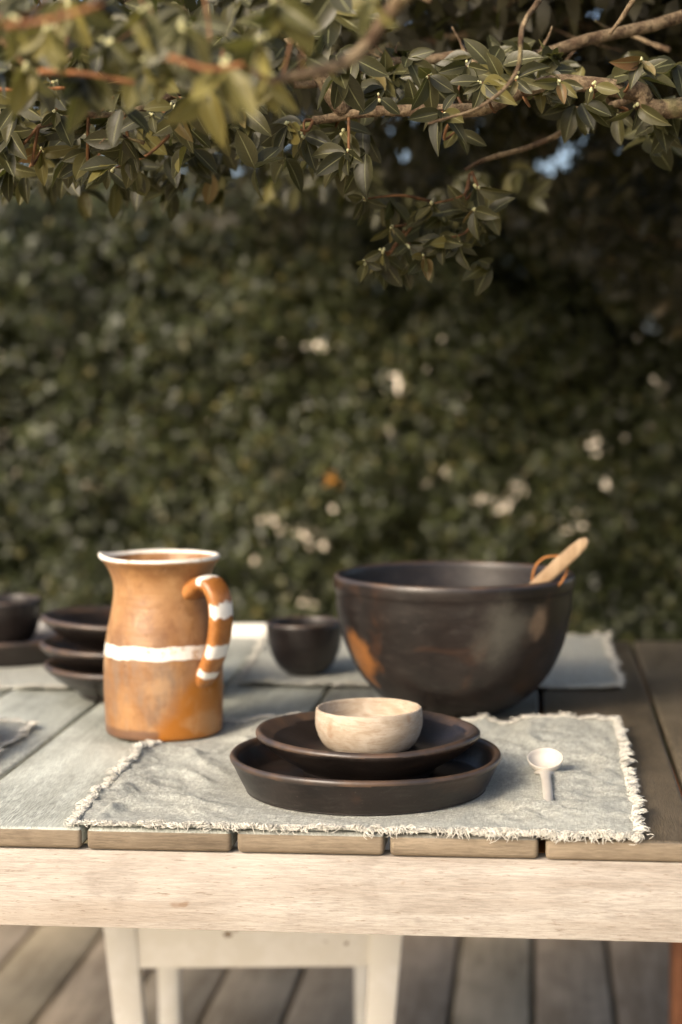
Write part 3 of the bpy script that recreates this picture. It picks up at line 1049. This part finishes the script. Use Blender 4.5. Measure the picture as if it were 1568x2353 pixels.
def many_leaves(Ppos, Adir, Ndir, size, rnd, mat, name):
    """bake N small leaves (6 verts, 4 tris each) into one mesh"""
    tv = np.array([(0, 0, 0), (0.30, 0.20, 0.05), (0.30, -0.20, 0.05), (0.68, 0.17, 0.0), (0.68, -0.17, 0.0), (1.0, 0, -0.12)])
    tf = np.array([(0, 2, 1), (1, 2, 4), (1, 4, 3), (3, 4, 5)])
    N = len(Ppos)
    A = Adir / np.linalg.norm(Adir, axis=1)[:, None]
    Nn = Ndir - A * (A * Ndir).sum(1)[:, None]
    Nn /= np.linalg.norm(Nn, axis=1)[:, None] + 1e-9
    B = np.cross(Nn, A)
    V = Ppos[:, None, :] + size[:, None, None] * (tv[None, :, 0:1] * A[:, None, :] + tv[None, :, 1:2] * B[:, None, :] + tv[None, :, 2:3] * Nn[:, None, :])
    F = tf[None] + (np.arange(N) * 6)[:, None, None]
    return big_mesh(name, V.reshape(-1, 3), F.reshape(-1, 3), mat, {'rnd': np.repeat(rnd, 6)})


def vnoise(P, scale, seed=0):
    """cheap smooth pseudo-noise from summed sines, vectorised, about -1..1"""
    r = np.random.default_rng(seed)
    out = np.zeros(len(P))
    for o in range(7):
        kv = r.normal(0, 1, 3) * scale * (1 + 0.35 * o)
        out += np.sin(P @ kv + r.uniform(0, 6.28)) / (1 + 0.3 * o)
    return out / 3.2


# ------------------------------------------------------------------ hedge
hedge = tag(empty('hedge', (-0.3, 3.4, -0.09)), 'tall clipped evergreen hedge of small dark leaves behind the table', 'hedge')
HO = np.array([-0.3, 3.4, -0.09])
NH = 270000
hx = rng.uniform(-2.6, 1.9, NH)
hz = rng.uniform(-0.05, 1.85, NH)
dep = np.where(rng.random(NH) < 0.52, rng.exponential(0.10, NH), rng.uniform(0, 0.65, NH))
dep = np.minimum(dep, 0.7)
surf = 3.02 + 0.10 * vnoise(np.stack([hx, hz, hx * 0], 1), 4.0, 3) + 0.14 * vnoise(np.stack([hx, hz, hx * 0], 1), 15.0, 5)
HP = np.stack([hx, surf + dep, hz], 1)
topz = 1.74 + 0.07 * vnoise(HP * [1, 1, 0], 5.0, 9)
keep = HP[:, 2] < topz
# clumps: thin out in noisy hollows
cl = vnoise(HP, 16.0, 21)
keep &= (rng.random(NH) < np.clip(0.58 + 1.1 * cl, 0.06, 1.0) + (dep > 0.2))
gaps = [(692, 1218, .004), (634, 1207, .003), (585, 1280, .004), (742, 1245, .002), (768, 1170, .002), (570, 1180, .001),
        (715, 775, .001), (735, 795, .001), (1495, 748, .001), (1503, 868, .001), (1430, 1010, .001), (1355, 1020, .0), (1395, 1105, .001), (1195, 1108, .001), (1105, 1140, .002), (1010, 1085, .001), (908, 878, .002), (1345, 1195, .001), (1296, 1215, .002),
        (712, 1385, .010), (1165, 1160, .001)]
skyg = [(1280, 362, .024), (1248, 382, .014), (1312, 342, .016), (932, 357, .006), (112, 397, .010)]
for (gx_, gy_, gr) in gaps + skyg:
    a = at(gx_, gy_, 3.35)
    d = a - CAM
    d /= np.linalg.norm(d)
    w = HP + rng.normal(0, 0.004, HP.shape) - a
    perp = np.linalg.norm(w - (w @ d)[:, None] * d[None], axis=1)
    keep &= perp > gr * 0.55 + 0.0130 + 0.024 * (dep > 0.18)
HP = HP[keep]
dep = dep[keep]
n_ = len(HP)
ad = rng.normal(0, 1, (n_, 3)) * [1, 0.5, 0.8] + [0, -0.25, -0.15]
nd = rng.normal(0, 0.55, (n_, 3)) + [0, -0.8, 0.55]
big_r = np.clip(rng.beta(2, 2.6, n_) + 0.14 * vnoise(HP, 3.0, 31), 0, 0.92)
orange = np.linalg.norm(HP - (at(756, 1110, 2.97) + [0, 0, 0]), axis=1)
big_r[np.argsort(orange)[:7]] = 1.0  # a few leaves coloured orange to imitate a warm light spot
foliage = link('foliage', many_leaves(HP - HO, ad, nd, rng.uniform(0.017, 0.034, n_) * np.where(dep > 0.18, 2.1, 1.0), big_r, M['hedge_leaf'], 'hedge_foliage'), hedge)
foliage['kind'] = 'stuff'
for i in range(16):
    x = -2.5 + i * 0.28 + random.uniform(-0.06, 0.06)
    pth = resample([(x, 3.42, -0.09), (x + random.uniform(-.05, .05), 3.40 + random.uniform(-.05, .05), 0.55), (x + random.uniform(-.1, .1), 3.4, 1.1), (x + random.uniform(-.15, .15), 3.42, 1.6)], 14) - HO
    V, F = tube(pth, np.linspace(0.018, 0.006, 14), 7, 0.2)
    link('stem', mesh_of('hedge_stem', V, F, M['bark']), hedge)

# ------------------------------------------------------------------ overhanging tree
TO = np.array([1.62, 0.95, -0.09])
tree = tag(empty('overhanging_tree', TO), 'evergreen tree whose leafy branches hang low over the table', 'tree')
tp = resample([(1.62, 0.95, -0.09), (1.58, 0.9, 0.6), (1.63, 0.92, 1.3), (1.5, 0.98, 2.1), (1.42, 1.1, 2.9)], 30) - TO
V, F = tube(tp, np.linspace(0.13, 0.06, 30), 14, 0.25)
link('trunk', mesh_of('trunk', V, F, M['bark']), tree)


def limb(name, px_pts, r0, r1, mat='bark', sides=10, knob=0.22, extra=None, n=None, power=1.0):
    pts = [at(*p) for p in px_pts]
    if extra:
        pts = [np.array(e, float) for e in extra] + pts
    n = n or max(10, len(pts) * 7)
    path = resample(pts, n)
    path += np.array([[noise.noise(Vector(p * 14) + Vector((k_ * 7, 0, 0))) for k_ in range(3)] for p in path]) * (0.006 if r0 > 0.003 else 0.002)
    V, F = tube(path - TO, r0 + (r1 - r0) * np.linspace(0, 1, n) ** power, sides, knob)
    return link(name, mesh_of(name, V, F, M[mat], True), tree), path


branches = []
# main limb entering from the right, mottled bark
b1, path1 = limb('branch', [(1568, 252, .22), (1470, 212, .20), (1390, 200, .19), (1300, 196, .19), (1200, 215, .18), (1100, 243, .17), (1000, 250, .17), (890, 255, .17), (800, 262, .17), (720, 272, .17)],
                 0.020, 0.0046, extra=[(1.60, 0.93, 1.25), (1.2, 0.65, 1.50), (0.75, 0.34, 1.475)], n=90, power=0.35)
b2, path2 = limb('branch', [(1250, 118, .32), (1100, 122, .31), (950, 133, .30), (840, 160, .28), (760, 184, .27), (640, 192, .26)], 0.0075, 0.004, extra=[(1.56, 0.95, 1.9), (1.0, 0.65, 1.74)], n=60)
b3, path3 = limb('branch', [(640, 40, .15), (690, 95, .15), (740, 165, .16), (795, 255, .17)], 0.0062, 0.0085, n=30)
b4, path4 = limb('branch', [(1000, -60, -.42), (905, 8, -.42), (830, 92, -.42), (760, 142, -.43), (630, 188, -.45)], 0.0062, 0.0032, n=36)
b5, path5 = limb('branch', [(1238, 0, .02), (1203, 60, .0), (1190, 165, -.02), (1110, 245, -.03), (985, 285, -.03)], 0.0030, 0.0012, sides=6, n=30)
b6, path6 = limb('branch', [(1260, -30, .8), (1140, 62, .8), (980, 95, .8), (820, 125, .8)], 0.008, 0.004, extra=[(1.53, 0.97, 2.0), (1.0, 0.9, 1.85)], n=44)
b7, path7 = limb('branch', [(1465, -15, .1), (1432, 40, .1), (1405, 78, .1)], 0.0030, 0.0015, sides=6, n=14)
b8, path8 = limb('branch', [(1568, 560, 2.0), (1420, 515, 2.0), (1320, 500, 2.0)], 0.010, 0.003, extra=[(1.60, 0.95, 1.1), (1.1, 1.6, 1.35)], n=36)
b9, path9 = limb('branch', [(1260, 310, .40), (1180, 345, .38), (1110, 372, .37), (1075, 395, .36)], 0.0042, 0.0022, extra=[at(1480, 215, .21), at(1380, 260, .33)], n=30)
b10, path10 = limb('branch', [(820, 125, .8), (560, 60, .55), (330, 30, .2), (130, 150, .05), (-40, 190, .0)], 0.006, 0.002, n=44)
b11, path11 = limb('branch', [(690, 95, .15), (520, 150, .12), (420, 210, .10), (300, 262, .08), (170, 262, .06), (90, 285, .05)], 0.0052, 0.0022, n=44)
b12, path12 = limb('branch', [(1040, 45, 1.0), (1200, 28, 1.0), (1400, 60, 1.0), (1600, 20, 1.0)], 0.005, 0.008, n=30)
for (x0, y0, x1, y1, Y) in ((745, 85, 790, 5, .2), (745, 240, 765, 205, .2), (925, 165, 830, 108, .28), (905, 145, 860, 100, .28), (850, 150, 880, 215, .28), (1068, 120, 1040, 60, .3), (1245, 110, 1270, 60, .3), (910, 120, 915, 95, .3),
                             (330, 330, 265, 300, .07), (250, 300, 230, 330, .06)):
    limb('twig', [(x0, y0, Y), ((x0 + x1) / 2 + random.uniform(-6, 6), (y0 + y1) / 2 + random.uniform(-6, 6), Y), (x1, y1, Y)], 0.0020, 0.0009, 'bark', 6, 0.3, n=10)

rt = np.random.default_rng(5)
for i in range(26):
    x, y, Y = rt.uniform(650, 1600), rt.uniform(-20, 330), rt.uniform(.3, 1.3)
    dx, dy = rt.uniform(-170, 170), rt.uniform(-70, 70)
    limb('twig', [(x, y, Y), (x + dx * .5 + rt.normal(0, 12), y + dy * .5 + rt.normal(0, 12), Y + rt.normal(0, .03)), (x + dx, y + dy, Y + rt.normal(0, .05))], rt.uniform(.0018, .004), .0008, 'bark', 6, 0.25, n=14)

ALLP = np.vstack([path1, path2, path3, path4, path5, path6, path9, path10, path11])
n_leaf = 0


def bud_mesh(c, r):
    V, F = [], []
    for q in range(int(r.integers(3, 6))):
        o = r.normal(0, 0.0020, 3)
        rad = r.uniform(0.0013, 0.0022)
        bm = bmesh.new()
        bmesh.ops.create_icosphere(bm, subdivisions=1, radius=rad)
        off = len(V)
        V += [tuple(c + o + np.array(v.co) * [1, 1, 1.2]) for v in bm.verts]
        bm.verts.index_update()
        F += [tuple(v.index + off for v in f.verts) for f in bm.faces]
        bm.free()
    return mesh_of('bud', V, F, M['bud'])


def whorl(px, py, Y, n, size, facing=(0.0, -1.0, -0.25), start=None, spread=(55, 88), droop=0.35, seed=0, buds=True, twig_r=0.0016, angs=None):
    """a twig end with a rosette of leaves"""
    global n_leaf
    r = np.random.default_rng(seed + int(px) * 13 + int(py) * 7)
    c = at(px, py, Y)
    if start is None:
        d = np.linalg.norm((ALLP - c) * [1, 0.7, 1] + np.array([0, 0, -0.02]), axis=1)
        s0 = ALLP[d.argmin()]
        if d.min() > 0.075:
            s0 = c + np.array([r.normal(0, 0.022), 0.03 + r.random() * 0.04, 0.03 + 0.03 * r.random()])
    else:
        s0 = at(*start)
    mid = (s0 + c) / 2 + r.normal(0, 0.008, 3) + [0, 0, -0.008]
    path = resample([s0, mid, c], 12)
    V, F = tube(path - TO, np.linspace(twig_r * 1.15, twig_r * 0.65, 12), 6, 0.15)
    tw = link('twig', mesh_of('twig', V, F, M['stalk']), tree)
    t = np.array(facing, float) + r.normal(0, 0.22, 3)
    t /= np.linalg.norm(t)
    e1 = np.cross(t, [0, 0, 1.0])
    e1 /= np.linalg.norm(e1)
    e2 = np.cross(e1, t)
    a0 = r.uniform(0, 6.28)
    for i in range(n):
        th = (-math.pi / 2 + ((i + 0.5) / n - 0.5) * 4.4 + r.normal(0, 0.35)) if angs is None else math.radians(angs[i]) + r.normal(0, 0.08)
        sp = math.radians(r.uniform(*spread)) * r.uniform(0.55, 1.1)
        rad = e1 * math.cos(th) + e2 * math.sin(th)
        a = rad * math.sin(sp) + t * math.cos(sp) + np.array([0, 0, -droop * r.uniform(0.5, 1.4)])
        nrm = t * math.sin(sp) - rad * math.cos(sp) + r.normal(0, 0.45, 3) + np.array([0, 0, 0.2])
        a, b_, nn = frame(a, nrm)
        L = size * r.uniform(0.42, 0.92)
        pool = golden_meshes if seed == 4 and r.random() < 0.75 else leaf_meshes
        o = link('leaf', pool[int(r.integers(0, len(pool)))], tw)
        base = c + a * 0.002
        wv_ = r.uniform(0.82, 1.15)
        o.matrix_local = Matrix(((a[0] * L, b_[0] * L * wv_, nn[0] * L, base[0] - TO[0]), (a[1] * L, b_[1] * L * wv_, nn[1] * L, base[1] - TO[1]),
                                 (a[2] * L, b_[2] * L * wv_, nn[2] * L, base[2] - TO[2]), (0, 0, 0, 1)))
        n_leaf += 1
    if buds:
        link('bud', bud_mesh(c - TO, r), tw)
    return tw


# rosettes along the limb, in focus
sharp = [(662, 285, .13, 7, .045), (800, 350, .12, 7, .042), (1018, 258, .12, 8, .047), (1108, 188, .14, 6, .044), (1185, 182, .15, 6, .044), (1285, 186, .13, 6, .042), (1472, 138, .14, 6, .036),
         (1365, 196, .12, 2, .036), (1468, 240, .20, 3, .050), (985, 172, .13, 5, .044), (1075, 150, .18, 5, .042), (870, 222, .14, 2, .036), (700, 310, .16, 5, .040), (790, 300, .18, 4, .036),
         (1240, 200, .20, 4, .04), (1050, 300, .22, 3, .04), (1420, 260, .30, 3, .045), (1150, 150, .25, 4, .04)]
for q in sharp:
    whorl(*q, seed=1)
# hanging spray
for (x, y, n, sz, st) in ((836, 457, 4, .034, (990, 462, .33)), (995, 468, 5, .036, (1080, 400, .36)), (1090, 482, 5, .040, (1085, 395, .36)), (1020, 550, 7, .038, (1090, 480, .34)),
                          (940, 562, 5, .036, (985, 470, .34)), (842, 602, 4, .034, (930, 530, .34)), (1055, 555, 4, .036, (1020, 548, .33)), (900, 520, 3, .032, (960, 490, .34)), (1095, 430, 3, .042, (1080, 400, .36)),
                          (975, 590, 5, .036, (940, 560, .33)), (880, 575, 4, .034, (930, 530, .34))):
    whorl(x, y, .30, n, sz, start=st, seed=2)
# left side: layered sprays, sharp at the back and soft towards the camera
for q in ((265, 262, .10, 6, .044), (40, 235, .02, 5, .042), (130, 255, .05, 5, .042), (205, 345, .10, 6, .044), (300, 335, .12, 6, .044), (350, 262, .06, 5, .042), (95, 345, .12, 6, .040), (20, 300, .06, 5, .042),
          (400, 245, .02, 5, .044), (470, 250, .05, 5, .044), (555, 250, .06, 5, .044), (170, 300, .16, 4, .04), (250, 390, .18, 4, .036), (60, 400, .22, 5, .036), (150, 400, .25, 4, .036), (20, 380, .2, 4, .038),
          (180, 120, -.02, 5, .044), (120, 190, .0, 4, .042), (330, 180, -.02, 5, .042)):
    whorl(*q, seed=3)
for q in ((30, 40, -.5, 5, .040), (110, 60, -.45, 5, .04), (250, 95, -.4, 5, .042), (190, 170, -.35, 5, .042), (60, 150, -.4, 5, .042), (340, 140, -.4, 5, .042), (420, 60, -.45, 6, .044), (520, 150, -.48, 6, .046), (480, 205, -.36, 5, .042),
          (600, 90, -.45, 5, .044), (620, 180, -.35, 5, .042), (150, 0, -.4, 4, .042), (330, 20, -.45, 4, .042), (640, 0, -.45, 4, .044), (860, -10, -.5, 2, .044), (420, 150, -.4, 4, .042)):
    whorl(*q, seed=4, twig_r=0.0010, droop=0.9, spread=(40, 85))
for pts in (((10, 55, -.58), (120, 40, -.58), (235, 5, -.58)), ((90, 165, -.40), (200, 172, -.40), (325, 192, -.40)), ((0, 205, -.05), (70, 203, -.05), (150, 200, -.05)), ((390, 130, -.5), (480, 160, -.5), (560, 150, -.5))):
    limb('twig', pts, 0.0022, 0.0015, 'twig', 7, 0.15, n=14)

# the rest of the crown: leaves nobody could count, behind, above and beside the frame
def crown(N, lo, hi, keepf, size, seed):
    r = np.random.default_rng(seed)
    Pp = r.uniform(lo, hi, (N, 3))
    Pp = Pp[keepf(Pp, r)]
    for (gx_, gy_, gr) in skyg:
        a = at(gx_, gy_, 2.0)
        d = (a - CAM) / np.linalg.norm(a - CAM)
        w = Pp - a
        Pp = Pp[np.linalg.norm(w - (w @ d)[:, None] * d[None], axis=1) > gr * 0.6 + 0.016]
    m = len(Pp)
    ad_ = r.normal(0, 1, (m, 3)) + [0, -0.2, -0.6]
    nd_ = r.normal(0, 0.7, (m, 3)) + [0, -0.5, 0.7]
    return Pp, ad_, nd_, r.uniform(*size, m), np.clip(r.beta(2, 2.5, m), 0, 1)


def low_back(Pp, r):
    x, y, z = Pp.T
    zl = 1.60 - 0.30 * np.clip((x - 0.12) / 0.45, 0, 1) * np.clip((y - 0.9) / 0.5, 0, 1) * np.clip((3.2 - y) / 0.5, 0, 1)
    zl = zl - 0.035 * np.clip((y - 0.6) / 2, 0, 1) + 0.05 * vnoise(Pp, 6.0, 2)
    dens = np.clip(0.75 + 0.9 * vnoise(Pp, 9.0, 4), 0.05, 1)
    return (z > zl) & (r.random(len(Pp)) < dens)


def overhead(Pp, r):
    x, y, z = Pp.T
    zl = 1.62 + 0.10 * np.clip(-y, 0, 1) + 0.9 * np.clip(0.25 - x, 0, 1) + 0.05 * vnoise(Pp, 6.0, 8)
    return (z > zl) & (r.random(len(Pp)) < np.clip(0.5 + 0.8 * vnoise(Pp, 8.0, 6), 0.03, 1))


def left_fill(Pp, r):
    x, y, z = Pp.T
    d = np.abs(vnoise(Pp, 10.0, 14))
    return (z > 1.455 + 0.5 * np.clip(x + 0.05, 0, 1) + 0.02 * vnoise(Pp, 14.0, 2) + 0.03 * np.clip(y - 0.3, 0, 1)) & (r.random(len(Pp)) < 0.4 + 0.6 * d)


parts = [crown(98000, (-0.6, 0.62, 1.26), (1.6, 3.3, 2.6), low_back, (0.034, 0.052), 41),
         crown(7000, (-0.75, -0.9, 1.55), (1.8, 0.62, 2.6), overhead, (0.036, 0.052), 42),  # unseen upper crown, its spread and thinning shaped to steer the light
         crown(24000, (0.0, 0.5, 1.56), (1.6, 1.4, 2.15), low_back, (0.034, 0.05), 44),
         crown(1500, (-0.55, 0.18, 1.44), (0.05, 0.60, 1.62), left_fill, (0.036, 0.050), 43)]
Pp, ad_, nd_, sz_, rd_ = [np.concatenate(q) for q in zip(*parts)]
fo = link('foliage', many_leaves(Pp - TO, ad_, nd_, sz_, rd_, M['foliage'], 'crown_foliage'), tree)
fo['kind'] = 'stuff'

def fine_leaves(px_boxes, seed):
    r = np.random.default_rng(seed)
    tmpl = [leaf_template(6, 2, cu, fo, 50 + i) for i, (cu, fo) in enumerate(((0.12, 0.2), (0.3, 0.2), (0.05, 0.3)))]
    VV, FF, AA, BB, RR, off = [], [], [], [], [], 0
    for (x0, y0, x1, y1, Y0, Y1, cnt, sz, dr) in px_boxes:
        for c_ in range(cnt):
            p = at(r.uniform(x0, x1), r.uniform(y0, y1), r.uniform(Y0, Y1))
            base_a = r.normal(0, 1, 3) * [1, 0.6, 0.6] + [0, -0.2, -dr]
            for q in range(4):
                a, b_, n3 = frame(base_a + r.normal(0, 0.7, 3), r.normal(0, 0.5, 3) + [0, -0.9, 0.4])
                tv, tf, ta, tb = tmpl[int(r.integers(0, 3))]
                L = sz * r.uniform(0.7, 1.15)
                VV.append(p + L * (tv[:, 0:1] * a + tv[:, 1:2] * b_ + tv[:, 2:3] * n3))
                FF.append(tf + off)
                AA.append(ta)
                BB.append(tb)
                RR.append(np.full(len(tv), np.clip(r.beta(2, 2.2), 0, 1)))
                off += len(tv)
    return big_mesh('spray_foliage', np.vstack(VV) - TO, np.vstack(FF), M['spray'], {'along': np.concatenate(AA), 'across': np.concatenate(BB), 'rnd': np.concatenate(RR)}, True)


sf = link('foliage', fine_leaves([(-30, -20, 640, 250, -.2, .1, 60, .034, .6), (-30, 180, 620, 400, .05, .45, 90, .036, .6), (-30, 320, 520, 440, .3, .7, 45, .035, .5), (-30, -40, 620, 120, -.4, -.2, 22, .036, 1.0),
                                  (620, -40, 900, 180, -.3, .3, 22, .042, .7), (880, 120, 1350, 250, .17, .34, 40, .037, .4), (640, 270, 860, 370, .17, .3, 14, .042, .6), (860, 440, 1130, 610, .31, .42, 22, .036, .6),
                                  (1380, 100, 1568, 320, .2, .5, 14, .045, .5), (560, 380, 1250, 480, .8, 1.4, 40, .038, .5)], 77), tree)
sf['kind'] = 'stuff'
print('leaves built singly:', n_leaf, 'crown', len(Pp), 'hedge', n_)
